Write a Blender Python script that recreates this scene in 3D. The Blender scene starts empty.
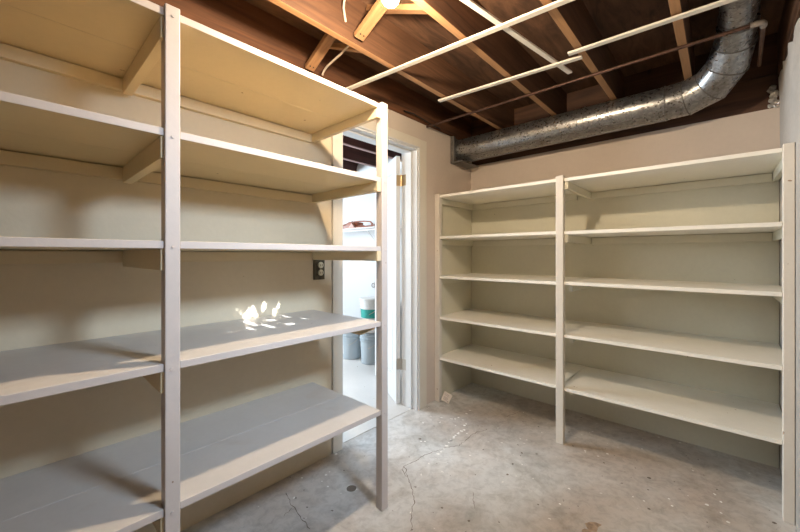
import bpy, bmesh, math, random
from mathutils import Vector, Matrix
random.seed(7)
H = 1.22                      # eye height in metres; lengths below are mostly in eye heights
C = bpy.context.scene.collection
V = Vector

# ------------------------------------------------------------------ materials
def new_mat(name):
    m = bpy.data.materials.new(name); m.use_nodes = True
    nt = m.node_tree; b = nt.nodes['Principled BSDF']
    return m, nt, b

def ramp(nt, fac, stops):
    r = nt.nodes.new('ShaderNodeValToRGB')
    el = r.color_ramp.elements
    while len(el) < len(stops): el.new(0.5)
    for e, (p, c) in zip(el, stops):
        e.position = p; e.color = (c[0], c[1], c[2], 1)
    nt.links.new(fac, r.inputs['Fac'])
    return r.outputs['Color']

def noise(nt, scale, detail=4, rough=.55, stretch=(1, 1, 1), dist=0.0, offset=(0, 0, 0)):
    tc = nt.nodes.new('ShaderNodeTexCoord'); mp = nt.nodes.new('ShaderNodeMapping')
    mp.inputs['Scale'].default_value = stretch; mp.inputs['Location'].default_value = offset
    n = nt.nodes.new('ShaderNodeTexNoise')
    n.inputs['Scale'].default_value = scale; n.inputs['Detail'].default_value = detail
    n.inputs['Roughness'].default_value = rough; n.inputs['Distortion'].default_value = dist
    nt.links.new(tc.outputs['Object'], mp.inputs['Vector']); nt.links.new(mp.outputs['Vector'], n.inputs['Vector'])
    return n.outputs['Fac']

def mix(nt, fac, a, b, mode='MIX'):
    m = nt.nodes.new('ShaderNodeMix'); m.data_type = 'RGBA'; m.blend_type = mode
    for s, v in ((m.inputs[0], fac), (m.inputs[6], a), (m.inputs[7], b)):
        if isinstance(v, (int, float)): s.default_value = v
        elif isinstance(v, tuple): s.default_value = (v[0], v[1], v[2], 1)
        else: nt.links.new(v, s)
    return m.outputs[2]

def bump(nt, b, h, strength=.2, dist=.01):
    n = nt.nodes.new('ShaderNodeBump'); n.inputs['Strength'].default_value = strength; n.inputs['Distance'].default_value = dist
    nt.links.new(h, n.inputs['Height']); nt.links.new(n.outputs['Normal'], b.inputs['Normal'])

def sc(c, k): return tuple(min(1, x*k) for x in c)

def paint(name, col, rough=.5, var=.08, chips=.0, chipcol=(.2, .13, .08), wear=None):
    m, nt, b = new_mat(name)
    n1 = noise(nt, 2.2, 5, .6)
    c = ramp(nt, n1, [(.3, sc(col, 1-var)), (.7, sc(col, 1+var))])
    n2 = noise(nt, 45, 3, .5)
    c = mix(nt, .25, c, ramp(nt, n2, [(.35, sc(col, 1-var)), (.65, sc(col, 1+var*.6))]))
    if wear:
        w = ramp(nt, noise(nt, 3.1, 6, .65, (1, 1, 1), .6, (3, 1, 2)), [(.56, (0, 0, 0)), (.75, (1, 1, 1))])
        sm = nt.nodes.new('ShaderNodeMath'); sm.operation = 'MULTIPLY'; sm.inputs[1].default_value = .55
        nt.links.new(w, sm.inputs[0]); c = mix(nt, sm.outputs[0], c, wear)
    if chips:
        k = ramp(nt, noise(nt, 26, 2, .5, (1, 1, 1), .3, (5, 5, 5)), [(1-chips, (0, 0, 0)), (1-chips+.02, (1, 1, 1))])
        c = mix(nt, k, c, chipcol)
    nt.links.new(c, b.inputs['Base Color'])
    b.inputs['Roughness'].default_value = rough
    bump(nt, b, noise(nt, 60, 4, .6), .12, .004)
    return m

def wood(name, dark, light, stretch, rough=.7, scale=3.0, knots=True, under=None):
    m, nt, b = new_mat(name)
    g = noise(nt, scale, 8, .62, stretch, 1.2)
    c = ramp(nt, g, [(.28, dark), (.5, tuple((a+d)/2 for a, d in zip(dark, light))), (.72, light)])
    big = noise(nt, 1.6, 3, .5, (1, 1, 1), .4, (2, 7, 1))
    c = mix(nt, ramp(nt, big, [(.35, (0, 0, 0)), (.7, (.55, .55, .55))]), c, sc(dark, .75))
    if knots:
        k = ramp(nt, noise(nt, 5.5, 2, .4, (.6, 1.2, 1.2), .2, (9, 4, 3)), [(.72, (0, 0, 0)), (.78, (1, 1, 1))])
        c = mix(nt, k, c, sc(dark, .35))
    if under:      # light from below put into the colour: down-facing sides paler
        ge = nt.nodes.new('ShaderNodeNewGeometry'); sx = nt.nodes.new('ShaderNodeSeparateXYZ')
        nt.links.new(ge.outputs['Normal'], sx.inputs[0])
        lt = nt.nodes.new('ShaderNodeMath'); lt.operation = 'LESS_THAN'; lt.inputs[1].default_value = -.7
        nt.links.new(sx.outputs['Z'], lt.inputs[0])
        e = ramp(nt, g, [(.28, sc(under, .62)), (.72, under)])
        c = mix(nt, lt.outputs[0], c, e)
    nt.links.new(c, b.inputs['Base Color']); b.inputs['Roughness'].default_value = rough
    bump(nt, b, g, .25, .004)
    return m

def plain(name, col, rough=.5, metal=0., var=.0, scale=8):
    m, nt, b = new_mat(name)
    if var:
        c = ramp(nt, noise(nt, scale, 5, .6), [(.3, sc(col, 1-var)), (.7, sc(col, 1+var))])
        nt.links.new(c, b.inputs['Base Color'])
    else: b.inputs['Base Color'].default_value = (*col, 1)
    b.inputs['Roughness'].default_value = rough; b.inputs['Metallic'].default_value = metal
    return m

def galvanised():
    m, nt, b = new_mat('galvanised_steel')
    tc = nt.nodes.new('ShaderNodeTexCoord'); vo = nt.nodes.new('ShaderNodeTexVoronoi')
    vo.inputs['Scale'].default_value = 95; nt.links.new(tc.outputs['Object'], vo.inputs['Vector'])
    bw = nt.nodes.new('ShaderNodeRGBToBW'); nt.links.new(vo.outputs['Color'], bw.inputs[0])
    c = ramp(nt, bw.outputs[0], [(.2, (.27, .275, .28)), (.8, (.40, .41, .42))])
    grime = ramp(nt, noise(nt, 9, 6, .65), [(.5, (0, 0, 0)), (.72, (.6, .6, .6))])
    c = mix(nt, grime, c, (.16, .13, .11))
    nt.links.new(c, b.inputs['Base Color']); b.inputs['Metallic'].default_value = .9
    r = ramp(nt, bw.outputs[0], [(.2, (.27,)*3), (.8, (.36,)*3)]); nt.links.new(r, b.inputs['Roughness'])
    bump(nt, b, noise(nt, 22, 3, .5), .25, .006)
    return m

def concrete():
    m, nt, b = new_mat('concrete_floor')
    base = ramp(nt, noise(nt, 1.3, 8, .62, (1, 1, 1), .5), [(.3, (.43, .44, .445)), (.5, (.61, .62, .62)), (.7, (.72, .725, .72))])
    warm = ramp(nt, noise(nt, .9, 5, .6, (1, 1, 1), .4, (4.3, 2.2, 0)), [(.40, (0, 0, 0)), (.66, (.8, .8, .8))])
    c = mix(nt, warm, base, (.47, .375, .30))
    blot = ramp(nt, noise(nt, 4.2, 7, .68, (1, 1, 1), .8, (7, 1, 3)), [(.34, (.70, .68, .65)), (.52, (1, 1, 1))])
    c = mix(nt, .8, c, blot, 'MULTIPLY')
    fine = ramp(nt, noise(nt, 22, 6, .7, (1, 1, 1), .6, (1, 1, 1)), [(.36, (.74,)*3), (.55, (1, 1, 1)), (.7, (1.0,)*3)])
    c = mix(nt, .75, c, fine, 'MULTIPLY')
    sp = ramp(nt, noise(nt, 34, 2, .4, (1, 1, 1), 0, (6, 3, 2)), [(.735, (0, 0, 0)), (.75, (1, 1, 1))])
    c = mix(nt, sp, c, (.14, .12, .10))
    wh = ramp(nt, noise(nt, 28, 1, .4, (1, 1, 1), 0, (2, 8, 4)), [(.755, (0, 0, 0)), (.765, (1, 1, 1))])
    c = mix(nt, wh, c, (.8, .79, .76))
    nt.links.new(c, b.inputs['Base Color']); b.inputs['Roughness'].default_value = .62
    bump(nt, b, noise(nt, 14, 7, .65), .18, .006)
    return m

def emit(name, col, s):
    m, nt, b = new_mat(name)
    b.inputs['Base Color'].default_value = (1, 1, 1, 1)
    b.inputs['Emission Color'].default_value = (*col, 1); b.inputs['Emission Strength'].default_value = s
    return m

M = dict(
    wall=paint('wall_paint', (.60, .52, .45), .7, .05),
    cream=paint('cream_shelf_paint', (.62, .52, .345), .5, .05, .235, (.22, .14, .08)),
    panel=paint('cream_panel_paint', (.60, .52, .385), .55, .06, .2, (.30, .25, .17)),
    sage=paint('pale_green_cream_paint', (.66, .64, .53), .5, .05, .0),
    sagep=paint('pale_green_panel_paint', (.62, .60, .49), .55, .06, .21, (.28, .24, .17)),
    worn=paint('worn_shelf_paint', (.57, .535, .50), .42, .06, .22, (.2, .15, .11), (.46, .38, .31)),
    wornsage=paint('worn_sage_shelf_paint', (.84, .82, .755), .45, .05, .23, (.3, .2, .13), (.74, .65, .50)),
    post=paint('post_paint', (.50, .455, .435), .5, .06, .24, (.2, .12, .08)),
    postpale=paint('pale_post_paint', (.68, .64, .575), .5, .05, .25, (.3, .2, .13)),
    trim=paint('trim_paint', (.66, .62, .54), .45, .05),
    white=paint('white_gloss_paint', (.62, .635, .645), .35, .02),
    farwall=paint('far_room_paint', (.49, .515, .53), .6, .02),
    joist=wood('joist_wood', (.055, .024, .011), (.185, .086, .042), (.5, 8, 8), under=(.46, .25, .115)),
    joistdark=wood('aged_joist_wood', (.05, .022, .012), (.16, .075, .036), (.5, 7, 7)),
    beam=wood('plate_wood', (.055, .022, .010), (.21, .085, .036), (.5, 6, 6)),
    plate=wood('back_plate_wood', (.05, .022, .013), (.16, .075, .04), (6, .5, 6)),
    ply=wood('subfloor_plywood', (.05, .024, .013), (.23, .115, .06), (.8, 3.4, 3), .8, 4.2, False),
    brace=wood('brace_wood', (.22, .11, .048), (.44, .24, .11), (4, 1.0, 1.5), .6, 4, False),
    redjoist=wood('far_joist_wood', (.05, .018, .014), (.12, .04, .028), (.5, 6, 6)),
    oldfit=plain('old_fitting', (.34, .29, .25), .5, .6, .2, 40),
    pinkedge=plain('pink_edge', (.34, .22, .20), .6, 0, .1),
    lath=paint('white_lath', (.72, .68, .62), .6, .06, .26, (.2, .1, .06)),
    galv=galvanised(),
    darkmetal=plain('dark_sheet_metal', (.17, .16, .15), .55, .6, .25, 20),
    rust=plain('tarnished_copper', (.10, .055, .04), .5, .7, .35, 25),
    steel=plain('hinge_steel', (.50, .47, .42), .35, .9, .1),
    brass=plain('brass_hinge', (.55, .40, .22), .35, .9, .1),
    nail=plain('nail_steel', (.05, .04, .035), .5, .6),
    floor=concrete(),
    conc=paint('rough_concrete', (.43, .405, .375), .85, .22),
    crack=plain('crack_dirt', (.17, .145, .12), .9),
    splat=plain('white_paint_drips', (.85, .85, .83), .5),
    stain=plain('rust_stain', (.34, .25, .18), .85, 0, .35, 40),
    bucket=plain('pale_grey_plastic', (.35, .41, .45), .4),
    lid=plain('white_plastic', (.66, .67, .66), .35),
    green=plain('green_label', (.02, .30, .26), .45, 0, .2, 30),
    wire=plain('white_coated_wire', (.85, .86, .87), .35),
    leather=plain('red_brown_leather', (.22, .065, .03), .5, 0, .4, 30),
    card=plain('white_card', (.62, .56, .50), .7, 0, .05, 60),
    ink=plain('faint_print', (.30, .25, .22), .8),
    outlet=plain('outlet_face', (.55, .48, .33), .5),
    box=plain('dark_outlet_box', (.07, .06, .04), .5, .5, .5, 60),
    cable=plain('pale_cable', (.42, .36, .30), .5),
    black=plain('black_cable', (.02, .018, .016), .5),
    porcelain=plain('porcelain', (.8, .78, .74), .25),
    bulb=emit('lit_bulb_glass', (1.0, .79, .55), 1480),
    leaf=plain('dark_leaf', (.05, .11, .03), .6, 0, .3),
    soil=plain('garden_soil', (.12, .10, .07), .9, 0, .2),
    sheet=plain('white_plastic_sheet', (.55, .58, .60), .4),
)

# ------------------------------------------------------------------ helpers
def link(name, bm, mat, parent=None, smooth=False, edge=None):
    root = parent
    while root is not None and root.parent is not None: root = root.parent
    if root is not None: bmesh.ops.translate(bm, verts=bm.verts, vec=-root.location)
    bmesh.ops.recalc_face_normals(bm, faces=bm.faces)
    me = bpy.data.meshes.new(name); bm.to_mesh(me); bm.free()
    me.materials.append(mat)
    if edge:                      # front edge painted like the posts
        me.materials.append(M['post'])
        for p in me.polygons:
            if p.normal.dot(V(edge)) > .9: p.material_index = 1
    if smooth:
        for p in me.polygons: p.use_smooth = True
        try: me.set_sharp_from_angle(angle=math.radians(35))
        except Exception: pass
    o = bpy.data.objects.new(name, me); C.objects.link(o)
    if parent is not None: o.parent = parent
    return o

def thing(name, label, cat, loc, group=None):
    o = bpy.data.objects.new(name, None); C.objects.link(o); o.location = V(loc)*1.0
    o.empty_display_size = .1
    o['label'] = label; o['category'] = cat
    if group: o['group'] = group
    return o
def tag(o, label, cat, group=None):
    o['label'] = label; o['category'] = cat
    if group: o['group'] = group
    return o
def structure(o, label, cat):
    o['kind'] = 'structure'; o['label'] = label; o['category'] = cat
    return o

def B(): return bmesh.new()
def box(bm, x0, x1, y0, y1, z0, z1, bev=0.0, k=H):
    t = B()
    bmesh.ops.create_cube(t, size=1)
    x0, x1, y0, y1, z0, z1 = [q*k for q in (x0, x1, y0, y1, z0, z1)]
    bmesh.ops.scale(t, vec=(x1-x0, y1-y0, z1-z0), verts=t.verts)
    bmesh.ops.translate(t, vec=((x0+x1)/2, (y0+y1)/2, (z0+z1)/2), verts=t.verts)
    if bev: bmesh.ops.bevel(t, geom=list(t.edges), offset=bev, segments=2, affect='EDGES', profile=.5)
    merge(bm, t)
def merge(bm, t):
    me = bpy.data.meshes.new('tmp'); t.to_mesh(me); t.free(); bm.from_mesh(me); bpy.data.meshes.remove(me)
def prism(bm, pts, z0, z1, bev=0.0, k=H):
    """vertical prism over an outline in plan"""
    t = B()
    lo = [t.verts.new((x*k, y*k, z0*k)) for x, y in pts]; hi = [t.verts.new((x*k, y*k, z1*k)) for x, y in pts]
    n = len(pts)
    t.faces.new(lo[::-1]); t.faces.new(hi)
    for i in range(n): t.faces.new((lo[i], lo[(i+1) % n], hi[(i+1) % n], hi[i]))
    if bev: bmesh.ops.bevel(t, geom=list(t.edges), offset=bev, segments=2, affect='EDGES', profile=.5)
    merge(bm, t)
def sweep(bm, pts, r, seg=12, cap=True, k=H, split=False):
    """tube with mitred corners along world points (eye-height units); r in metres or list"""
    P = [V(p)*k for p in pts]; n = len(P)
    rs = r if isinstance(r, (list, tuple)) else [r]*n
    t = B(); rings = []
    d0 = (P[1]-P[0]).normalized()
    ref = V((0, 0, 1)) if abs(d0.z) < .9 else V((1, 0, 0))
    side = d0.cross(ref).normalized()
    prev = d0
    for i in range(n):
        din = (P[i]-P[i-1]).normalized() if i else (P[1]-P[0]).normalized()
        dout = (P[i+1]-P[i]).normalized() if i < n-1 else din
        if i:
            q = prev.rotation_difference(din); side = q @ side; prev = din
        up = side.cross(din).normalized()
        nrm = (din+dout).normalized()
        ring = []
        for j in range(seg):
            a = 2*math.pi*j/seg
            off = (side*math.cos(a)+up*math.sin(a))*rs[i]
            p = P[i]+off
            den = din.dot(nrm)
            if abs(den) > .2: p = p + din*((P[i]-p).dot(nrm)/den)
            ring.append(t.verts.new(p))
        rings.append(ring)
    for a, b in zip(rings, rings[1:]):
        if split: a = [t.verts.new(q.co) for q in a]; b = [t.verts.new(q.co) for q in b]
        for j in range(seg): t.faces.new((a[j], a[(j+1) % seg], b[(j+1) % seg], b[j]))
    if cap: t.faces.new(rings[0][::-1]); t.faces.new(rings[-1])
    merge(bm, t)
def lathe(bm, prof, c, seg=32):
    """prof: (r, z) in metres about a vertical axis at c (metres)"""
    t = B(); rings = []
    for r, z in prof:
        rings.append([t.verts.new((c[0]+r*math.cos(2*math.pi*j/seg), c[1]+r*math.sin(2*math.pi*j/seg), c[2]+z)) for j in range(seg)])
    for a, b in zip(rings, rings[1:]):
        for j in range(seg): t.faces.new((a[j], a[(j+1) % seg], b[(j+1) % seg], b[j]))
    t.faces.new(rings[0][::-1]); t.faces.new(rings[-1])
    merge(bm, t)
def bar(bm, a, b, w, t_, up=(0, 0, 1), bev=0.0, k=H):
    """rectangular bar from a to b; w along the sideways axis, t_ along 'up' (metres)"""
    a, b = V(a)*k, V(b)*k
    d = (b-a).normalized(); s = d.cross(V(up)).normalized(); u = s.cross(d).normalized()
    q = B(); bmesh.ops.create_cube(q, size=1)
    bmesh.ops.scale(q, vec=((b-a).length, w, t_), verts=q.verts)
    if bev: bmesh.ops.bevel(q, geom=list(q.edges), offset=bev, segments=2, affect='EDGES', profile=.5)
    R = Matrix((d, s, u)).transposed().to_4x4()
    bmesh.ops.transform(q, matrix=Matrix.Translation((a+b)/2) @ R, verts=q.verts)
    merge(bm, q)

# ------------------------------------------------------------------ room constants (eye heights)
UB, VL, VR = 2.424, 1.455, -.204        # back wall, left wall, right wall planes
UK = -1.30                              # wall behind the camera
ZJ, ZS = 1.865, 2.06                    # joist underside, subfloor underside
WT = .122                               # left wall thickness
VF = 4.3                                # far wall of the next room

# floor
b = B(); box(b, UK-.1, UB+.15, VR-.18, VF+.1, -.10, 0)
floor = structure(link('floor', b, M['floor']), 'grey concrete slab floor with cracks and white paint drips', 'floor')

def px2floor(x, y, z=0.0):
    a = (x-400)/351.5; t = (1-z)*351.5/(y-255)
    return (t*(.7385+.6743*a), t*(.6743-.7385*a))
def ribbon(bm, px, w, z=.0006, jit=.0):
    pts = [V((*px2floor(*p), 0))*H for p in px]
    fine = [pts[0]]
    for p, q in zip(pts, pts[1:]):
        n = max(1, int((q-p).length/.014))
        for i in range(1, n+1):
            r = p.lerp(q, i/n)
            if i < n: r += V((random.uniform(-jit, jit), random.uniform(-jit, jit), 0))
            fine.append(r)
    L = []
    for i, p in enumerate(fine):
        d = (fine[min(i+1, len(fine)-1)]-fine[max(i-1, 0)]).normalized(); s = V((-d.y, d.x, 0))
        ww = w*random.uniform(.35, 1.0)
        L.append((bm.verts.new(p+s*ww+V((0, 0, z))), bm.verts.new(p-s*ww+V((0, 0, z)))))
    for (a1, b1), (a2, b2) in zip(L, L[1:]): bm.faces.new((a1, b1, b2, a2))
def blob(bm, x, y, r, z=.0009, n=9, sx=1.0):
    cu, cv = px2floor(x, y)
    ph = random.random()*6
    vs = []
    for j in range(n):
        a = 2*math.pi*j/n; rr = r*random.uniform(.7, 1.2)
        vs.append(bm.verts.new((cu*H+rr*sx*math.cos(a+ph), cv*H+rr*math.sin(a+ph), z)))
    bm.faces.new(vs)
b = B()
ribbon(b, [(411, 531), (412, 512), (414, 497), (411, 486), (408, 478), (404, 466), (409, 464), (416, 461), (421, 457), (431, 453), (440, 450), (447, 447), (459, 446), (466, 440), (473, 434), (487, 429)], .0024, jit=.006)
ribbon(b, [(404, 466), (402, 470), (407, 477)], .002, jit=.004)
ribbon(b, [(505, 417), (514, 414), (521, 411)], .002, jit=.004)
ribbon(b, [(286, 493), (290, 503), (296, 510), (301, 519), (310, 529)], .0024, jit=.007)
ribbon(b, [(284, 516), (292, 508)], .002, jit=.004)
ribbon(b, [(473, 492), (474, 502), (475, 509)], .0016, jit=.004)
link('crack', b, M['crack'], floor)
b = B()
for x, y, r in [(464, 430, .010), (461, 431, .008), (458.5, 433, .009), (455.5, 435.5, .009), (453.5, 438, .008), (451, 440.5, .008), (449, 443, .007), (446.5, 446, .011), (444, 449, .007), (441, 452, .008),
                (438, 454, .011), (464.5, 425.5, .010), (466, 424, .007), (463, 420, .006), (455, 419, .008), (458.5, 417.5, .009), (452, 419, .006), (466, 413.5, .007), (470, 410.5, .008), (467, 433.5, .006),
                (423, 423, .008), (431, 420, .005), (421, 441.5, .008), (425, 441.5, .006), (302, 478, .010), (326, 475, .011), (328, 486.5, .009), (336, 454, .010), (245, 496, .012),
                (522, 464.5, .008), (560, 504, .009), (585, 451, .010), (672, 506, .010), (707, 505, .016), (721, 513, .009), (721, 502, .011), (669, 499, .008), (644, 501, .008), (794, 437, .006), (688, 496, .005), (633, 497, .007)]:
    blob(b, x, y, r if x < 475 and y < 456 else r*.62)
for p in [(463, 430.5), (459, 433), (455, 436), (452, 439.5)]:
    blob(b, p[0]-1, p[1]+.8, .009)
link('paint_splatter', b, M['splat'], floor)
b = B()
cu, cv = px2floor(593, 527)
pts = [(585, 523.5), (590, 522), (596, 522.5), (602, 525), (598, 527.5), (597, 532), (590, 532), (587, 528)]
vs = [b.verts.new((px2floor(*p)[0]*H, px2floor(*p)[1]*H, .0007)) for p in pts]; b.faces.new(vs)
blob(b, 587, 532, .02)
link('stain', b, M['stain'], floor)
b = B(); u0, v0 = px2floor(351.5, 488.5)
lathe(b, [(.010, .0007), (.020, .0013), (.024, .0013), (.026, .0003)], (u0*H, v0*H, 0), 18)
link('drain_plug', b, M['crack'], floor)
b = B()
for x, y, r in [(518, 445, .006), (522, 453, .008), (507.5, 474.5, .008), (649, 478, .010), (469, 521, .007), (442, 508, .006), (604, 463, .006), (478, 426, .005), (573, 446, .006), (774, 523, .010), (420, 439, .011), (421, 422, .004), (649, 509, .007)]:
    blob(b, x, y, r, .0008, 7)
link('dirt_speck', b, M['crack'], floor)

# walls
b = B()
box(b, UK, 1.133, VL, VL+WT, 0, ZJ); box(b, 1.760, UB+.15, VL, VL+WT, 0, ZJ); box(b, 1.133, 1.760, VL, VL+WT, 1.715, ZJ)
structure(link('wall_left', b, M['wall']), 'beige painted left wall behind the large shelves with a doorway', 'wall')
b = B(); box(b, UB, UB+.15, VR-.15, VL, 0, 1.697)
structure(link('wall_back', b, M['wall']), 'beige painted back wall behind the smaller shelves', 'wall')
b = B(); box(b, UB+.012, UB+.14, VR-.15, VL, 1.699, 1.86)
structure(link('trim_1', b, M['plate']), 'dark bare timber plate on top of the back wall', 'trim')
# right foundation wall with a small basement window
w0, w1, wz0, wz1 = .41, .90, 1.36, 1.70
VRo = VR-.165
b = B()
box(b, UK, w0, VRo, VR, 0, 1.80); box(b, w1, UB-.001, VRo, VR, 0, 1.80)
box(b, w0, w1, VRo, VR, 0, wz0); box(b, w0, w1, VRo, VR, wz1, 1.80)
structure(link('wall_right', b, M['conc']), 'rough pale concrete foundation wall at the right', 'wall')
# ragged mortar top of the foundation wall
b = B(); n = 60
top = []
for i in range(n+1):
    u = 1.2+(UB-.002-1.2)*i/n
    z = 1.805+.035*((u-1.2)/1.2)+.008*math.sin(u*31)+.006*math.sin(u*67+1)+random.uniform(-.004, .004)
    top.append((u, z))
f1 = [(b.verts.new((u*H, (VR+.0004)*H, 1.70*H)), b.verts.new((u*H, (VR+.003+.003*math.sin(u*40))*H, z*H)), b.verts.new((u*H, VRo*H, z*H))) for u, z in top]
for p, q in zip(f1, f1[1:]):
    b.faces.new((p[0], q[0], q[1], p[1])); b.faces.new((p[1], q[1], q[2], p[2]))
structure(link('trim_2', b, M['conc'], None, True), 'ragged mortar ledge along the top of the right foundation wall', 'trim')
b = B(); rl = random.Random(5)
for k in range(9):
    t_ = B(); bmesh.ops.create_icosphere(t_, subdivisions=2, radius=1)
    for v in t_.verts: v.co *= rl.uniform(.75, 1.15)
    r_ = rl.uniform(.010, .020)
    bmesh.ops.transform(t_, matrix=Matrix.Translation(((UB+.006)*H, (VR+rl.uniform(.004, .03))*H, (1.70+k*.012)*H)) @ Matrix.Diagonal((r_, r_, r_*.9, 1)), verts=t_.verts); merge(b, t_)
structure(link('trim_8', b, M['conc']), 'rough mortar squeezed out at the top of the back right corner', 'trim')
b = B(); box(b, UK, UB+.14, VRo, VR-.03, 1.802, ZS-.002)
structure(link('trim_3', b, M['plate']), 'dark rim board above the right foundation wall', 'trim')
# window frame in the right wall
win = structure(bpy.data.objects.new('window_1', None), 'small basement window high in the right wall', 'window'); C.objects.link(win); win.location = ((w0+w1)/2*H, VR*H, wz0*H)
b = B(); fv0, fv1 = VR-.11, VR-.085
for (x0, x1, z0, z1) in ((w0, w1, wz0, wz0+.022), (w0, w1, wz1-.022, wz1), (w0, w0+.022, wz0+.022, wz1-.022), (w1-.022, w1, wz0+.022, wz1-.022)):
    box(b, x0, x1, fv0, fv1, z0, z1)
link('window_frame', b, M['white'], win)
# rear wall
b = B(); box(b, UK-.1, UK, VRo, VF+.1, 0, ZJ)
structure(link('wall_rear', b, M['wall']), 'beige wall behind the viewer', 'wall')
# ceiling deck
b = B(); box(b, UK-.1, UB+.15, VRo, VF+.1, ZS, ZS+.03)
for (y0, y1) in ((VRo, VR-.0),):
    pass
ceil = structure(link('ceiling', b, M['ply']), 'dark plywood subfloor seen between the ceiling joists', 'ceiling')
b = B(); box(b, UK-.1, UK, VRo, VF+.1, ZJ+.001, ZS-.001); box(b, UB+.02, UB+.15, VR-.02, VF+.1, ZJ+.002, ZS-.001)
structure(link('trim_4', b, M['plate']), 'dark rim joists closing the ends of the ceiling bays', 'trim')

# ---- joists
JT = .0156
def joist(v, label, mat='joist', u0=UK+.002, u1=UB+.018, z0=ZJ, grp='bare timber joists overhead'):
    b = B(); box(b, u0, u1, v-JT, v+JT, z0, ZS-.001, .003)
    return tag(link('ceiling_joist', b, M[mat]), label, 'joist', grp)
joist(1.478, 'reddish brown ceiling joist running along the top of the left wall', 'beam')
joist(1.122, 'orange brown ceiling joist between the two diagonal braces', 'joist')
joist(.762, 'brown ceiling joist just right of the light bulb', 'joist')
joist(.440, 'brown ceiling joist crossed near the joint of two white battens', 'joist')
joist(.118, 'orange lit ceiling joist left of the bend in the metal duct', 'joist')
joist(-.2135, 'dark ceiling joist along the right concrete wall', 'joistdark', z0=1.845)
for i, (v, l) in enumerate([(1.81, 'ceiling joist nearest the doorway in the next room'), (2.157, 'upper pale edged joist seen through top of the doorway'), (2.49, 'lower pale edged joist seen through top of the doorway'), (2.82, 'farthest joist seen through top of the doorway')]):
    b = B(); box(b, UK+.002, UB+.018, v-JT, v+JT, ZJ, ZS-.001, .003)
    j = tag(link('ceiling_joist', b, M['redjoist']), l, 'joist', 'dark red joists of the next room')
    b = B(); box(b, UK+.004, UB-.01, v-JT*.95, v+JT*.95, ZJ-.008, ZJ-.0005, .001)
    link('pale_edge', b, M['pinkedge'], j)  # strip of paler colour along the joist underside

# ---- bridging braces
def brace(a, c, label, nails, w=.055):
    t = thing('bridging_brace', label, 'brace', V(a)*H, 'diagonal braces between joists')
    b = B(); bar(b, a, c, w, .026, (1, 0, 0) if False else (0, 0, 1), .002); link('board', b, M['brace'], t)
    d = (V(c)-V(a)).normalized(); s = d.cross(V((0, 0, 1))).normalized(); up = s.cross(d).normalized()
    for q, sgn in nails:
        b = B(); lo = V(a)+d*q+s*sgn-up*(.0128/H)
        sweep(b, [lo, lo-up*.002], .004, 8); link('nail', b, M['nail'], t)
JJ = JT+.001
zb, zt = 1.888, 2.035
brace((.945, 1.478-JJ-.012, zb), (.945, 1.122+JJ+.012, zt), 'orange diagonal brace rising from the joist above the left shelves', [(.022, -.008), (.022, .010)])
brace((.945, 1.122-JJ-.012, zb), (.945, .762+JJ+.012, zt), 'orange diagonal brace just left of the light bulb', [(.022, -.008), (.022, .010)])
brace((1.018, 1.122+JJ+.012, zb+.005), (1.018, 1.478-JJ-.012, zt), 'pale crossing brace rising toward the left wall behind the first brace', [], .04)
brace((1.005, .762+JJ+.012, zb+.005), (1.005, 1.122-JJ-.012, zt), 'pale crossing brace rising from the joist beside the light bulb', [], .04)

# ---- white battens under the joists
def batten(a, c, label, w=.030, t_=.010, z=None):
    b = B(); bar(b, a, c, w, t_, (0, 0, 1), .0015)
    return tag(link('ceiling_batten', b, M['lath']), label, 'batten', 'white battens across the joists')
zz1 = ZJ-.0045
zz2 = zz1-.0088
batten((.90, .655, zz1), (1.767, .526, zz1), 'short white batten running lengthwise under two crossing battens', .026)
batten((1.148, 1.46, zz2), (1.29, -.16, zz2), 'long white batten crossing the ceiling nearest the light bulb')
batten((1.582, 1.152, zz2), (1.643, .441, zz2), 'white batten whose left end hangs near the duct')
batten((1.581, .478, zz2), (1.617, -.16, zz2), 'white batten running right to the metal duct bend')

# ---- light
bl = V((.745, .718, 1.758))*H
lamp = thing('ceiling_lamp', 'lit bare round bulb in a porcelain holder hanging below the joists', 'lamp', (bl.x, bl.y, ZJ*H))
b = B(); t0 = B(); bmesh.ops.create_uvsphere(t0, u_segments=28, v_segments=18, radius=.032); bmesh.ops.translate(t0, vec=bl, verts=t0.verts); merge(b, t0)
link('bulb', b, M['bulb'], lamp, True)
b = B(); lathe(b, [(.020, .036), (.021, .055), (.034, .062), (.036, .085), (.052, .092), (.054, .104)], bl, 28); link('lamp_holder', b, M['porcelain'], lamp, True)
b = B(); lathe(b, [(.050, .1045), (.051, .106), (.051, .115), (.05, .1165)], bl, 24); link('junction_box', b, M['darkmetal'], lamp, True)
b = B(); box(b, (bl.x-.05)/H, (bl.x+.05)/H, .425, .777, (bl.z+.1170)/H, ZJ-.0005, .002); link('mounting_board', b, M['brace'], lamp)

# ---- cables
b = B()
sweep(b, [(.86, 1.07, 2.05), (.865, 1.08, 2.02), (.87, 1.095, 1.97), (.885, 1.103, 1.94), (.89, 1.106, 1.93)], .0055, 8)
tag(link('cable', b, M['cable'], None, True), 'pale cable drooping down the joist face left of the bulb', 'cable', 'pale ceiling cables')
b = B()
sweep(b, [(.980, 1.142, 1.925), (.978, 1.18, 1.915), (.978, 1.25, 1.895), (.978, 1.31, 1.885), (.977, 1.35, 1.876), (.976, 1.375, 1.862), (.975, 1.385, 1.845)], .0055, 8)
tag(link('cable', b, M['cable'], None, True), 'pale cable hanging behind the brace above the left shelves', 'cable', 'pale ceiling cables')
b = B()
sweep(b, [(1.62, 1.445, 1.89), (1.70, 1.438, 1.895), (1.80, 1.435, 1.885), (1.92, 1.44, 1.875), (2.0, 1.445, 1.88)], .005, 8)
tag(link('cable', b, M['black'], None, True), 'black cable looping under the joists above the doorway corner', 'cable')

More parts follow.
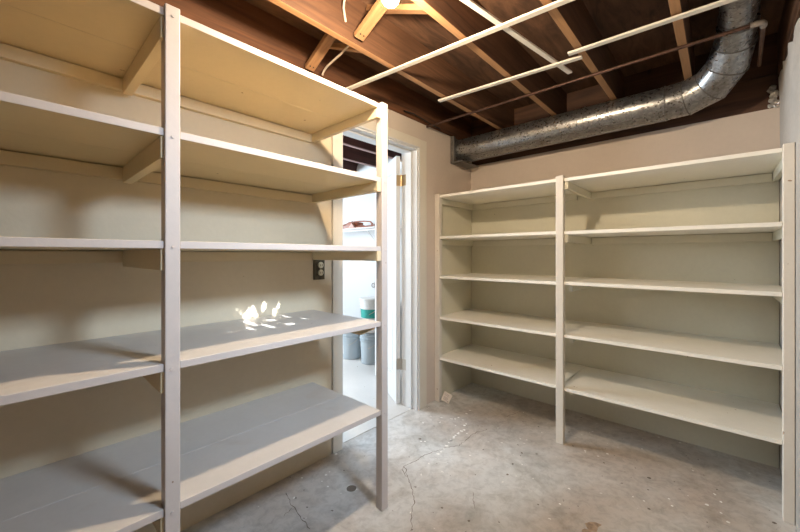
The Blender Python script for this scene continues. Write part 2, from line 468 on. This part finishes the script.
# ---- duct
RD = .101
duct = thing('air_duct', 'galvanised steel round air duct bending along the back wall ceiling', 'duct', V((2.25, .8, 1.778))*H)
pA = (2.25, VL-.014, 1.776)
b = B(); sweep(b, [pA, (2.25, 1.2, 1.776), (2.25, .9, 1.776), (2.25, .6, 1.776), (2.25, .40, 1.776), (2.25, .20, 1.776)], RD, 40); link('straight_pipe', b, M['galv'], duct, True)
b = B(); G = [(2.25, .202, 1.776), (2.247, .125, 1.778), (2.215, .035, 1.80), (2.15, -.02, 1.85), (2.07, -.043, 1.91), (1.98, -.050, 1.945)]
sweep(b, G, [RD*1.0, RD*1.0, RD*.98, RD*.93, RD*.84, RD*.74], 40, split=True); link('elbow', b, M['galv'], duct, True)
b = B(); sweep(b, [(1.985, -.050, 1.944), (1.90, -.052, 1.957), (1.6, -.056, 1.966), (1.2, -.06, 1.966), (.6, -.06, 1.966)], RD*.70, 40); link('joist_run', b, M['galv'], duct, True)
b = B()
def ring(bm, p, d, r, w=.010):
    p = V(p); d = V(d).normalized()
    sweep(bm, [p-d*(w/2/H), p-d*(w/4/H), p+d*(w/4/H), p+d*(w/2/H)], [r, r+.004, r+.004, r], 40)
b.free()
GR = [1.0, 1.0, .98, .93, .84, .74]
for i in range(1, len(G)-1):
    b = B(); d = (V(G[i+1])-V(G[i])).normalized()+(V(G[i])-V(G[i-1])).normalized()
    ring(b, G[i], d, RD*(GR[i]+.006), .007); link('seam_ring', b, M['darkmetal'], duct, True)
for p, d, r, w_ in (((2.25, .21, 1.776), (0, 1, 0), RD*1.01, .010), ((2.25, .58, 1.776), (0, 1, 0), RD*1.003, .006),
                    (G[-1], V(G[-1])-V(G[-2]), RD*.76, .012), (V(G[-1])+V((-.05, 0, .008)), (-1, 0, .1), RD*.715, .008)):
    b = B(); ring(b, p, d, r, w_); link('seam_ring', b, M['galv'], duct, True)
b = B(); sweep(b, [(2.25-.056, 1.38, 1.776-.064), (2.25-.056, .30, 1.776-.064)], .004, 6)
link('lock_seam', b, M['darkmetal'], duct, True)
b = B(); sweep(b, [(2.25+.01, 1.40, 1.776-.082), (2.25, .2, 1.776-.082)], .010, 8); link('hanger_strap', b, M['darkmetal'], duct, True)
for i in range(4):
    a = -2.4+.5*i
    b = B(); p = V((1.925, -.051, 1.954)); off = V((0, math.cos(a), math.sin(a)))*(RD*.70/H)
    sweep(b, [p+off*.98, p+off*1.06], .005, 8); link('screw', b, M['steel'], duct)
b = B()
box(b, 2.135, 2.365, VL-.014, VL-.002, 1.668, 1.700, .002); box(b, 2.135, 2.160, VL-.03, VL-.002, 1.665, 1.86, .002); box(b, 2.34, 2.365, VL-.014, VL-.002, 1.70, 1.86, .002); box(b, 2.16, 2.34, VL-.010, VL-.002, 1.70, 1.86)
box(b, 2.135, 2.365, VL-.10, VL-.002, 1.664, 1.675, .002)
link('wall_collar', b, M['darkmetal'], duct)

# ---- thin pipe
pz = 1.8505
pipe = thing('water_pipe', 'thin dark copper pipe crossing under the joists in front of the duct', 'pipe', V((1.84, .6, pz))*H)
b = B(); sweep(b, [(1.84, 1.44, pz), (1.84, .6, pz), (1.84, -.085, pz)], .0085, 12); link('straight_pipe', b, M['rust'], pipe, True)
b = B(); sweep(b, [(1.84, -.080, pz), (1.84, -.102, pz), (1.845, -.112, pz), (1.855, -.116, pz), (1.875, -.117, pz)], .0125, 12); link('elbow_fitting', b, M['oldfit'], pipe, True)
b = B(); sweep(b, [(1.87, -.117, pz), (2.24, -.126, pz-.004)], .0085, 12); link('return_pipe', b, M['rust'], pipe, True)

# ------------------------------------------------------------------ left shelving unit
VFp = .974                                      # front plane of posts
PW, PD = .0325, .034
ls = thing('shelving_unit', 'tall cream built-in wooden shelving along the left wall, five deep shelves', 'shelves', (.3*H, 1.2*H, 0))
backv = VL-.012
b = B(); box(b, -.60, 1.070, backv, VL-.0008, .0, 1.62); link('back_panel', b, M['panel'], ls)
posts = [(-.478, 1.60), (.2398, 1.60), (.9630, 1.597)]
for u, z1 in posts:
    b = B(); box(b, u, u+PW, VFp, VFp+PD, .0005, z1, .003); p = link('post', b, M['post'], ls)
    if u < 0: continue
    for zs in (1.575, 1.285, 1.02, .725, .38):
        b = B(); x = u+PW*.5+random.uniform(-.006, .006)
        sweep(b, [(x, VFp+.001, zs), (x, VFp-.0018, zs)], .0048, 10); link('nail_head', b, M['post'], p)
LZ = [1.590, 1.303, 1.034, .740, .394]
TH = .0185
ue, uf = -.50, .962
vs = 1.205
for i, z in enumerate(LZ):
    b = B()
    fr = VFp+.006; gap = .002 if i >= 3 else .0003
    A0, A1, V1 = posts[1][0]-.001, posts[1][0]+PW+.001, VFp+PD+.001
    Z0, Z1 = posts[0][0]-.001, posts[0][0]+PW+.001
    out = [(Z1, fr), (A0, fr), (A0, V1), (A1, V1), (A1, fr), (uf, fr), (uf, vs), (ue, vs), (ue, V1), (Z1, V1)]
    prism(b, out, z-TH, z, .0015)
    prism(b, [(ue, vs+gap), (uf-.002, vs+gap), (uf-.002, backv-.001), (ue, backv-.001)], z-TH, z-.0008, .0015)
    link('shelf', b, M['worn'] if i >= 3 else M['cream'], ls, edge=(0, -1, 0))
    zc = z-TH-.0006; ch = .040
    b = B(); box(b, ue, uf-.021, backv-.021, backv-.0006, zc-ch, zc-.0025, .0015); link('rear_cleat', b, M['cream'], ls)
    for u0, u1 in ((uf-.020, uf-.001), (posts[1][0]-.006, posts[1][0]+.018), (posts[0][0]+PW+.002, posts[0][0]+PW+.021)):
        b = B()
        if u0 < .5: box(b, u0, u1, VFp+.012, backv-.022, zc-.052, zc, .0015)
        else:
            if i in (3, 4):   # short block only: the lower end rails are cut back to a bracket
                t_ = B(); pr = [(VFp+PD+.002, 0), (backv-.022, 0), (backv-.022, -.045), (VFp+PD+.07, -.045), (VFp+PD+.002, -.012)]
                lo = [t_.verts.new((u0*H, v*H, (zc+q)*H)) for v, q in pr]; hi = [t_.verts.new((u1*H, v*H, (zc+q)*H)) for v, q in pr]
                t_.faces.new(lo); t_.faces.new(hi[::-1])
                for k in range(5): t_.faces.new((lo[k], hi[k], hi[(k+1) % 5], lo[(k+1) % 5]))
                merge(b, t_)
            else: box(b, u0, u1, (VFp+.004 if u0 > .5 else VFp+PD+.0015), backv-.022, zc-(.038 if u0 > .5 else .052), zc, .0015)
        link('side_cleat', b, M['cream'], ls)
b = B()
for (x, y, r) in [(262, 91, .006), (240, 252, .004), (260, 369, .005), (40, 26, .0)]:
    pass
b.free()

# ------------------------------------------------------------------ back shelving unit
bs = thing('shelving_unit', 'smaller pale green cream wooden shelving along the back wall, two bays', 'shelves', (2.2*H, .6*H, 0))
bu = UB-.010
b = B(); box(b, bu, UB-.0006, VR+.003, VL-.012, .0, 1.408); link('back_panel', b, M['sagep'], bs)
b = B(); box(b, 1.976, bu-.001, VL-.0105, VL-.0008, .0, 1.405); link('side_panel', b, M['sagep'], bs)
UF = 1.942
bp = [(1.414, 1.4525, 1.416), (.612, .650, 1.420), (-.2025, -.172, 1.418)]
for v0, v1, z1 in bp:
    b = B(); box(b, UF, UF+.033, v0, v1, .0005, z1, .003); p = link('post', b, M['postpale'], bs)
    for zs in (1.40, 1.12, .845, .57, .30):
        b = B(); sweep(b, [(UF+.001, (v0+v1)/2, zs), (UF-.001, (v0+v1)/2, zs)], .003, 8); link('nail_head', b, M['postpale'], p)
BZ = [1.4075, 1.128, .858, .580, .304]
for i, z in enumerate(BZ):
    for (va, vb, dz) in ((bp[1][1]+.001, VL-.012, 0), (VR+.004, bp[1][0]-.001, random.choice((-.003, .002)))):
        b = B(); f = UF+.006
        left = va > .5
        x = UF+.034
        if left: out = [(f, va), (x, va), (x, .6312), (bu-.001, .6312), (bu-.001, vb), (x, vb), (x, bp[0][0]-.001), (f, bp[0][0]-.001)]
        else: out = [(f, bp[2][1]+.001), (x, bp[2][1]+.001), (x, va), (bu-.001, va), (bu-.001, .6308), (x, .6308), (x, vb), (f, vb)]
        prism(b, out, z+dz-.017, z+dz, .0015); link('shelf', b, M['wornsage'], bs)
        zc = z+dz-.0176
        b = B(); box(b, bu-.020, bu-.0008, va+.022, vb-.022, zc-.042, zc-.002, .0015); link('rear_cleat', b, M['sage'], bs)
        for (c0, c1) in (((va+.0008), va+.020), (vb-.020, vb-.0008))[left:]:
            b = B(); box(b, UF+(.036 if c0 < -.15 or c1 > 1.4 else (.014 if i < 2 else .09)), bu-.001, c0, c1, zc-.040, zc, .0015); link('side_cleat', b, M['sage'], bs)

# ------------------------------------------------------------------ doorway
D0, D1, DZ = 1.133, 1.760, 1.690
b = B(); box(b, 1.078, D0+.004, VL-.017, VL-.0006, .0, DZ+.06, .003); structure(link('trim_5', b, M['trim']), 'beige casing on the left side of the doorway', 'trim')
b = B(); box(b, D1+.006, 1.838, VL-.017, VL-.0006, .0, DZ+.06, .003); structure(link('trim_6', b, M['trim']), 'beige casing on the right side of the doorway', 'trim')
b = B(); box(b, D0+.005, D1+.005, VL-.017, VL-.0006, DZ+.004, DZ+.06, .003); structure(link('trim_7', b, M['trim']), 'beige casing across the top of the doorway', 'trim')
dr = structure(bpy.data.objects.new('door_1', None), 'white panelled door standing open into the next room', 'door'); C.objects.link(dr); dr.location = (1.75*H, 1.58*H, 0)
b = B()
box(b, D1-.016, D1-.001, VL-.010, VL+WT+.002, .0, DZ+.002, .002); box(b, D0+.001, D0+.012, VL-.010, VL+WT+.002, .0, DZ+.002, .002)
box(b, D0+.012, D1-.016, VL-.010, VL+WT+.002, DZ-.012, DZ+.003, .002)
box(b, D1-.027, D1-.016, VL+.03, VL+.075, .0, DZ-.012, .002); box(b, D0+.012, D0+.022, VL+.03, VL+.075, .0, DZ-.012, .002); box(b, D0+.02, D1-.027, VL+.03, VL+.075, DZ-.022, DZ-.012, .002)
box(b, D1-.006, D1+.004, VL-.020, VL-.002, .0, DZ+.008, .002); box(b, D0+.004, D1, VL-.020, VL-.002, DZ-.002, DZ+.008, .002)
link('door_jamb', b, M['white'], dr)
# leaf in local frame: x along width from hinge, y thickness, z up; rotated
LW, LT, LH = .60*H, .035, (DZ-.028)*H
b = B(); K = 1.0
rect = []
xs = [0, .115*H/H*1.0]
st = .10
cols = [(st, LW/2-.045), (LW/2+.045, LW-st)]
rows = [(.22, .78), (.92, 1.52), (1.64, LH-.12)]
# rails and stiles
def bx(x0, x1, y0, y1, z0, z1, bev=0): box(b, x0, x1, y0, y1, z0, z1, bev, 1.0)
bx(0, st, 0, LT, .008, LH); bx(LW-st, LW, 0, LT, .008, LH); bx(LW/2-.045, LW/2+.045, 0, LT, .008, LH)
zz = [.008]+[q for r in rows for q in r]+[LH]
for i in range(0, len(zz), 2):
    for c0, c1 in cols: bx(c0, c1, 0, LT, zz[i], zz[i+1])
for r0, r1 in rows:
    for c0, c1 in cols:
        bx(c0, c1, .010, LT-.010, r0, r1); bx(c0+.025, c1-.025, .004, LT-.004, r0+.025, r1-.025, .006)
ang = math.atan2(.866, .50)
Rm = Matrix.Translation((1.738*H, (VL+WT+.008)*H, 0)) @ Matrix.Rotation(ang, 4, 'Z')
bmesh.ops.transform(b, matrix=Rm, verts=b.verts)
link('door_leaf', b, M['white'], dr)
for z, m in ((1.497, 'brass'), (.272, 'steel')):
    b = B()
    box(b, D1-.0185, D1-.0165, VL+.080, VL+WT-.002, z-.036, z+.036)
    bx(-.002, .0, .003, .032, (z-.036)*H, (z+.036)*H) if False else None
    t_ = B(); box(t_, -.0025, -.0003, .003, .033, (z-.036)*H, (z+.036)*H, 0, 1.0); bmesh.ops.transform(t_, matrix=Rm, verts=t_.verts); merge(b, t_)
    sweep(b, [(D1-.020, VL+WT+.003, z-.038), (D1-.020, VL+WT+.003, z+.038)], .0065, 12)
    link('hinge', b, M[m], dr)
b = B(); box(b, D1-.0170, D1-.0155, VL+.035, VL+.07, 1.185, 1.21, 0); link('strike_mark', b, M['steel'], dr)

# ------------------------------------------------------------------ outlet on the left wall
ou, oz = .993, .932
ol = thing('wall_outlet', 'old brown double socket outlet on the left wall under a shelf', 'outlet', (ou*H, (backv-.001)*H, oz*H))
b = B(); box(b, ou-.030, ou+.030, backv-.010, backv-.0008, oz-.051, oz+.051, .002); link('box', b, M['box'], ol)
for dz in (.019, -.017):
    b = B(); lathe(b, [(.016, 0), (.0185, .002), (.0185, .006), (.016, .008)], (0, 0, 0), 24)
    bmesh.ops.transform(b, matrix=Matrix.Translation(((ou+.004)*H, (backv-.0105)*H, (oz+dz)*H)) @ Matrix.Rotation(math.pi/2, 4, 'X'), verts=b.verts)
    r = link('receptacle', b, M['outlet'], ol, True)
    b = B()
    for sx in (-.0055, .0055): box(b, ou+.004+sx-.0012, ou+.004+sx+.0012, backv-.0185, backv-.0168, oz+dz-.005, oz+dz+.005)
    link('slot', b, M['nail'], r)

# ---- small card leaning by the back shelf foot
cu, cv = 1.965, 1.392
card = thing('card', 'small white printed card leaning at the left foot of the back shelves', 'card', (cu*H, cv*H, 0))
cm = Matrix.Translation((1.972*H, 1.372*H, .052)) @ Matrix.Rotation(math.radians(-66), 4, 'Z') @ Matrix.Rotation(math.radians(-30), 4, 'X') @ Matrix.Rotation(math.radians(22), 4, 'Y')
b = B(); box(b, -.036, .036, -.001, .001, -.037, .037, 0, 1.0); bmesh.ops.transform(b, matrix=cm, verts=b.verts)
zmin = min(v.co.z for v in b.verts); bmesh.ops.translate(b, verts=b.verts, vec=(0, 0, .0008-zmin)); cm = Matrix.Translation((0, 0, .0008-zmin)) @ cm
link('sheet', b, M['card'], card)
b = B()
for i, z in enumerate((.020, .010, -.004, -.013, -.022)):
    box(b, -.024, .012+.004*(i % 2), -.0014, -.00105, z, z+.003, 0, 1.0)
box(b, .018, .026, -.0014, -.00105, -.030, -.022, 0, 1.0)
bmesh.ops.transform(b, matrix=cm, verts=b.verts); link('print', b, M['ink'], card)

# ------------------------------------------------------------------ next room
b = B(); 
ncol = 60; top = []
for i in range(ncol+1):
    v = VL+WT+(VF-VL-WT)*i/ncol
    s = (v-2.2)/1.0
    z = 2.02-.085*max(0, s)+.02*math.sin(s*5)
    top.append((v, min(z, ZJ+.11+.04*math.sin(s*3.0)) if False else z))
t_ = B()
P0 = [t_.verts.new((UB*H, v*H, 0)) for v, z in top]; P1 = [t_.verts.new((UB*H, v*H, 1.864*H)) for v, z in top]
Q0 = [t_.verts.new(((UB+.12)*H, v*H, 0)) for v, z in top]; Q1 = [t_.verts.new(((UB+.12)*H, v*H, 1.864*H)) for v, z in top]
for i in range(ncol):
    t_.faces.new((P0[i], P0[i+1], P1[i+1], P1[i])); t_.faces.new((Q0[i], Q1[i], Q1[i+1], Q0[i+1])); t_.faces.new((P1[i], P1[i+1], Q1[i+1], Q1[i]))
merge(b, t_)
structure(link('wall_far', b, M['farwall']), 'white painted wall of the next room seen through the doorway', 'wall')
b = B(); box(b, UK, UB+.15, VF, VF+.1, 0, ZJ)
structure(link('wall_beyond', b, M['farwall']), 'white end wall of the next room', 'wall')
b = B(); box(b, UK-.1, UB+.15, VF+.1, VF+.16, 0, ZS+.03)
structure(link('wall_outer', b, M['farwall']), 'outer face of the next room', 'wall')
b = B(); box(b, D0+.013, D1-.0275, VL+.028, VL+WT+.01, .0003, .002); box(b, 1.0, UB-.001, VL+WT+.011, VF-.01, .0003, .002)
structure(link('floor_next', b, paint('white_floor_paint', (.60, .60, .59), .5, .06, .27, (.3, .25, .2))), 'whitish painted floor of the next room', 'floor')
# draped sheet at the top of that wall
b = B(); n = 24; rows_ = 5
g = []
for i in range(n+1):
    v = 1.75+1.75*i/n
    K_ = [(1.7, 2.045), (2.42, 2.045), (2.47, 2.025), (2.55, 2.0), (2.70, 1.959), (2.85, 1.945), (3.1, 1.96), (3.6, 1.99)]
    for (va_, za_), (vb_, zb_) in zip(K_, K_[1:]):
        if va_ <= v <= vb_: zt_ = za_+(zb_-za_)*(v-va_)/(vb_-va_)
    g.append([b.verts.new(((UB-.004-.02*math.sin(k/rows_*math.pi)*(1+.4*math.sin(v*9)))*H, v*H, (1.80+(zt_-1.80)*k/rows_)*H)) for k in range(rows_+1)])
for p, q in zip(g, g[1:]):
    for k in range(rows_): b.faces.new((p[k], q[k], q[k+1], p[k+1]))
o = link('plastic_sheet', b, M['sheet'], None, True)
tag(o, 'white sheeting with a sagging top edge high in the next room', 'sheet')

# unseen frame added around the area light that lights the next room
wx0, wx1, wa0, wa1 = .55-.76, .55+.76, .95, 1.74
added_win = structure(bpy.data.objects.new('added_window_frame', None), 'unseen wide white window frame added around the daylight lamp of the next room', 'window'); C.objects.link(added_win); added_win.location = (.55*H, VF*H, wa0*H)
b = B()
for (x0, x1, z0, z1) in ((wx0-.04, wx1+.04, wa0-.04, wa0), (wx0-.04, wx1+.04, wa1, wa1+.04), (wx0-.04, wx0, wa0, wa1), (wx1, wx1+.04, wa0, wa1)):
    box(b, x0, x1, VF-.04, VF-.001, z0, z1)
link('window_frame', b, M['white'], added_win)  # unseen frame, added around the area light
# wire shelf
wz = 1.252; wu0, wv0, wv1 = 2.165, 2.05, 3.5
wsf = thing('wire_shelf', 'white wire shelf on the wall of the next room', 'shelf', (2.3*H, 2.7*H, wz*H))
b = B()
for u, z in ((wu0, wz), (wu0, wz-.024), (2.30, wz-.004), (UB-.006, wz)): sweep(b, [(u, wv0, z), (u, wv1, z)], .0042, 8)
link('rail', b, M['wire'], wsf, True)
b = B(); k = 0
v = wv0+.01
while v < wv1:
    sweep(b, [(wu0, v, wz-.024), (wu0, v, wz+.003), (UB-.006, v, wz+.003)], .0020, 6, k=H); v += .0215
w_ = link('cross_wires', b, M['wire'], wsf, True); w_['kind'] = 'stuff'
for v in (2.42, 3.1):
    b = B(); sweep(b, [(wu0+.01, v, wz-.012), (UB-.006, v, wz-.20)], .005, 8); link('brace', b, M['wire'], wsf, True)

# leather pouch on the wire shelf
pz0 = wz+.0055
pouch = thing('leather_pouch', 'reddish brown leather pouch with a looped strap on the white wire shelf', 'pouch', (2.2*H, 2.75*H, pz0*H))
b = B(); t_ = B(); bmesh.ops.create_uvsphere(t_, u_segments=24, v_segments=12, radius=1)
for v in t_.verts:
    x, y, z = v.co
    zz_ = max(z, -.55)
    k = 1+.14*math.sin(7*x+3*y)+.1*math.sin(11*y+5*z)
    v.co = V((x*.075*k, y*.20*k, (zz_+.55)*.044*k*(1.2-.8*max(0, y))))
bmesh.ops.transform(t_, matrix=Matrix.Translation((2.25*H, 2.705*H, (pz0+.0006)*H)) , verts=t_.verts); merge(b, t_)
link('body', b, M['leather'], pouch, True)
b = B(); t_ = B(); q = [( .0, .06, .0), (.0, -.055, .0), (.0, 0, .058)]
f = [t_.verts.new((2.180*H-.004, 2.62*H+p[1], pz0*H+.001+p[2])) for p in q]; k_ = [t_.verts.new((2.180*H+.03, 2.62*H+p[1]*.9, pz0*H+.001+p[2]*1.05)) for p in q]
t_.faces.new(f); t_.faces.new(k_[::-1])
for i in range(3): t_.faces.new((f[i], f[(i+1) % 3], k_[(i+1) % 3], k_[i]))
merge(b, t_); link('flap', b, plain('pale_leather', (.42, .24, .19), .6, 0, .2), pouch)
b = B(); vv = [(2.62, .060), (2.55, .062), (2.46, .058), (2.38, .050), (2.355, .030), (2.36, .012)]
sweep(b, [(2.20, v, pz0+z) for v, z in vv], .0085, 10); sweep(b, [(2.195, 2.60, pz0+.009), (2.195, 2.46, pz0+.008), (2.2, 2.36, pz0+.010), (2.2, 2.325, pz0+.016)], .008, 10); link('strap', b, M['leather'], pouch, True)

# hook on wall
hk = px = None
a_ = (374-400)/351.5; t_q = (UB-.004)/(.7385+.6743*a_); hv = t_q*(.6743-.7385*a_); hz = 1-(286-255)/351.5*t_q
hook = thing('wall_hook', 'small dark ring hook on the white wall above the buckets', 'hook', ((UB-.003)*H, hv*H, hz*H))
b = B(); sweep(b, [(UB-.001, hv, hz+.03), (UB-.012, hv, hz+.03)], .008, 10); link('screw_base', b, M['steel'], hook)
b = B(); sweep(b, [(UB-.012, hv+.022*math.sin(q), hz+.006+.022*math.cos(q)) for q in [i*.5 for i in range(0, 12)]], .0045, 8); link('ring', b, M['darkmetal'], hook, True)

# buckets
def bucket(c, label, mat, rt=.150, rb=.132, h=.365, z0=.0025, lid=False, label_band=False):
    t = thing('bucket', label, 'bucket', (c[0]*H, c[1]*H, z0), 'plastic buckets in the next room')
    cc = (c[0]*H, c[1]*H, z0)
    rr = lambda z: rb+(rt-rb)*z/h
    b = B()
    prof = [(rb-.012, 0), (rb-.002, .003), (rb, .008)]
    prof += [(rr(z), z) for z in (.10*h/.365, .2*h/.365, h-.095)]
    for zc in (h-.085, h-.055, h-.02):
        prof += [(rr(zc), zc-.008), (rr(zc)+.009, zc-.006), (rr(zc)+.009, zc+.004), (rr(zc), zc+.006)]
    prof += [(rt+.004, h-.004), (rt+.004, h), (rt-.004, h), (rt-.008, h-.06), (rb-.006, .012)]
    lathe(b, prof, cc, 40); link('body', b, M[mat], t, True)
    b = B(); pts = []
    for i in range(17):
        q = math.pi*i/16
        pts.append((cc[0]-(rt+.014)*math.sin(q)*.80, cc[1]+(rt+.014)*math.cos(q), cc[2]+h-.07-.10*math.sin(q)))
    sweep(b, pts, .003, 6, k=1.0); link('handle', b, M['steel'], t, True)
    if lid:
        b = B(); lathe(b, [(rt+.002, h+.0008), (rt+.012, h-.012+.0135), (rt+.012, h+.012), (rt+.006, h+.016), (rt-.012, h+.014), (.02, h+.012)], cc, 40); link('lid', b, M['lid'], t, True)
    if label_band:
        b = B(); seg = 40; r0 = []
        for z in (.17, .268):
            r0.append([b.verts.new((cc[0]+(rr(z)+.0015)*math.cos(q), cc[1]+(rr(z)+.0015)*math.sin(q), cc[2]+z)) for q in [math.pi*.55+math.pi*.95*i/seg for i in range(seg+1)]])
        for i in range(seg): b.faces.new((r0[0][i], r0[0][i+1], r0[1][i+1], r0[1][i]))
        link('label_band', b, M['green'], t, True)
    return t
bk = bucket((2.2175, 2.6585), 'pale grey bucket on the floor left of the stacked buckets', 'bucket', .122, .108, .335)
b = B(); cc = (2.2175*H, 2.6585*H)
g_ = [[b.verts.new((cc[0]+(.108+.014*z/.335+.0015)*math.cos(q), cc[1]+(.108+.014*z/.335+.0015)*math.sin(q), .0025+z)) for q in [2.45+.5*i/8 for i in range(9)]] for z in (.06, .16)]
for i in range(8): b.faces.new((g_[0][i], g_[0][i+1], g_[1][i+1], g_[1][i]))
link('label', b, M['lid'], bk, True)
bucket((2.233, 2.404), 'pale grey bucket under the white bucket with a green label', 'bucket', .122, .108, .345)
bucket((2.233, 2.404), 'white lidded bucket with a green label stacked on a grey bucket', 'lid', .118, .106, .37, .0025+.3458, True, True)

# ------------------------------------------------------------------ outside the basement window
b = B(); box(b, -2.5, 4, -6, VRo-.001, 1.20, 1.27); gr = link('ground', b, M['soil']); structure(gr, 'garden soil outside the basement window', 'ground')
SD = V((.03, 1.655, -.74)).normalized()            # direction in which sunlight travels
def wallpt(x, y):
    a = (x-400)/351.5; t = backv/(.6743-.7385*a); return V((t*(.7385+.6743*a), backv, 1+(255-y)/351.5*t))
def shelfpt(x, y, z=.74):
    u, v = px2floor(x, y, z); return V((u, v, z))
WPOLY = [[(242, 317), (244, 312), (248, 308), (251.5, 303.5), (254, 306), (256, 311), (258, 317), (252, 318)], [(261, 311), (262, 304), (264, 301), (267, 302), (265, 309), (263, 312)],
         [(272, 313), (273, 309), (276, 308), (279, 301), (280, 302), (278.5, 308), (275, 314)], [(231, 319), (233, 315), (235, 318)], [(240, 312), (241, 310), (243, 313), (242, 315)], [(234, 309), (236, 307.5), (238, 309), (236, 310)], [(225, 319), (226.5, 316.5), (228, 319)], [(266, 312), (268, 310), (269.5, 312)]]
SPOLY = [[(241, 321), (247, 320), (254, 323), (259, 325), (255, 326), (248, 324)], [(244, 327), (249, 327), (256, 329), (252, 330)], [(265, 320), (272, 319), (276, 320), (270, 321.5)], [(259, 323.5), (265, 324), (273, 326), (279, 328), (272, 328), (264, 326)],
         [(283, 323), (290, 322.5), (298, 324), (294, 326), (287, 325)], [(277, 314), (283, 315), (292, 317), (286, 317)], [(226, 330), (230, 331), (234, 332.5), (229, 332)], [(289, 327), (294, 327), (297, 328)], [(236, 339), (241, 339), (246, 338.5), (241, 340)], [(299, 317), (305, 318), (309, 319), (303, 319)], [(312, 321), (319, 321), (322, 322.5), (316, 323)]]
def inpoly(x, y, P):
    c = False; n = len(P)
    for i in range(n):
        x1, y1 = P[i]; x2, y2 = P[i-1]
        if (y1 > y) != (y2 > y) and x < (x2-x1)*(y-y1)/(y2-y1)+x1: c = not c
    return c
def topx(p):
    f = p.x*.7385+p.y*.6743; r = p.x*.6743-p.y*.7385
    return 400+351.5*r/f, 255-351.5*(p.z-1)/f
SV = VRo-.20
def sunhole(cx, cz):      # gaps shaped into the unseen foliage to cast sun flecks on shelf and wall
    p = V((cx, SV, cz))
    q = p+SD*((backv-p.y)/SD.y)
    if q.z > .74: return any(inpoly(*topx(q), P) for P in WPOLY)
    q = p+SD*((.74-p.z)/SD.z)
    return any(inpoly(*topx(q), P) for P in SPOLY)
unseen_shrub = thing('unseen_shrub', 'unseen leafy bush outside the basement window, leaf gaps shaped to cast sun flecks', 'unseen_shrub', (.63*H, SV*H, 1.27*H))
b = B(); rnd = random.Random(3)
z = 1.27
cell = .0062
x = .25
nx = int((1.05-.25)/cell); nz = int((2.0-1.27)/cell)
for i in range(nx):
    for j in range(nz):
        cx, cz = .25+cell*(i+.5), 1.27+cell*(j+.5)
        rad = cell*.95
        if sunhole(cx, cz): continue
        yy = SV-rnd.uniform(0, .012)
        aa = rnd.uniform(0, 6.28); tilt = rnd.uniform(-.006, .006)
        vs_ = []
        for q in range(6):
            an = aa+q*math.pi/3; rr_ = rad*(1.0 if q % 3 else 1.12)
            vs_.append(b.verts.new(((cx+rr_*math.cos(an))*H, (yy+tilt*math.cos(an))*H, (cz+rr_*math.sin(an))*H)))
        b.faces.new(vs_)
link('unseen_foliage', b, M['leaf'], unseen_shrub)['kind'] = 'stuff'
b = B()
for i in range(5):
    x0 = .35+.14*i
    sweep(b, [(x0, SV-.03, 1.272), (x0+.02, SV-.035, 1.5), (x0-.02, SV-.03, 1.8)], .006, 6)
link('unseen_stem', b, M['joistdark'], unseen_shrub)

# ------------------------------------------------------------------ lights
def area(name, loc, rot, sx, sy, power, col, spread=180):
    l = bpy.data.lights.new(name, 'AREA'); l.shape = 'RECTANGLE'; l.size = sx; l.size_y = sy; l.energy = power; l.color = col; l.spread = math.radians(spread)
    o = bpy.data.objects.new(name, l); C.objects.link(o); o.location = V(loc)*H; o.rotation_euler = rot
    return o
# daylight coming in by the basement window (just outside its frame, facing in)
area('window_daylight', (.71, VR-.12, 1.60), (math.radians(60), 0, 0), .27*H, .17*H, 8, (.66, .82, 1.0), 80)
# area light added as the next room's daylight, at its added frame
area('next_room_daylight', (.55, VF-.05, 1.35), (math.radians(-90), 0, 0), 1.8, .9, 215, (.80, .91, 1.0))
s = bpy.data.lights.new('sun', 'SUN'); s.energy = 30; s.angle = math.radians(.35); s.color = (1, 1, 1)
so = bpy.data.objects.new('sun', s); C.objects.link(so); so.rotation_euler = SD.to_track_quat('-Z', 'Y').to_euler()

w = bpy.data.worlds.new('world'); bpy.context.scene.world = w; w.use_nodes = True
nt = w.node_tree; bg = nt.nodes['Background']
sky = nt.nodes.new('ShaderNodeTexSky'); sky.sky_type = 'HOSEK_WILKIE'; sky.sun_direction = -SD
nt.links.new(sky.outputs[0], bg.inputs['Color']); bg.inputs['Strength'].default_value = .6

# ------------------------------------------------------------------ camera
cam = bpy.data.cameras.new('camera'); co = bpy.data.objects.new('camera', cam); C.objects.link(co)
cam.sensor_fit = 'HORIZONTAL'; cam.sensor_width = 36; cam.lens = 351.5/800*36; cam.shift_y = -11/800; cam.clip_start = .02
co.location = (0, 0, H); co.rotation_euler = (math.radians(90), 0, math.atan2(.6743, .7385)-math.pi/2)
scn = bpy.context.scene; scn.camera = co
scn.view_settings.view_transform = 'Standard'; scn.view_settings.look = 'None'; scn.view_settings.gamma = 1; scn.view_settings.use_curve_mapping = False
scn.view_settings.exposure = .3
try:
    scn.cycles.max_bounces = 12; scn.cycles.diffuse_bounces = 8
    scn.cycles.use_denoising = True
except Exception: pass
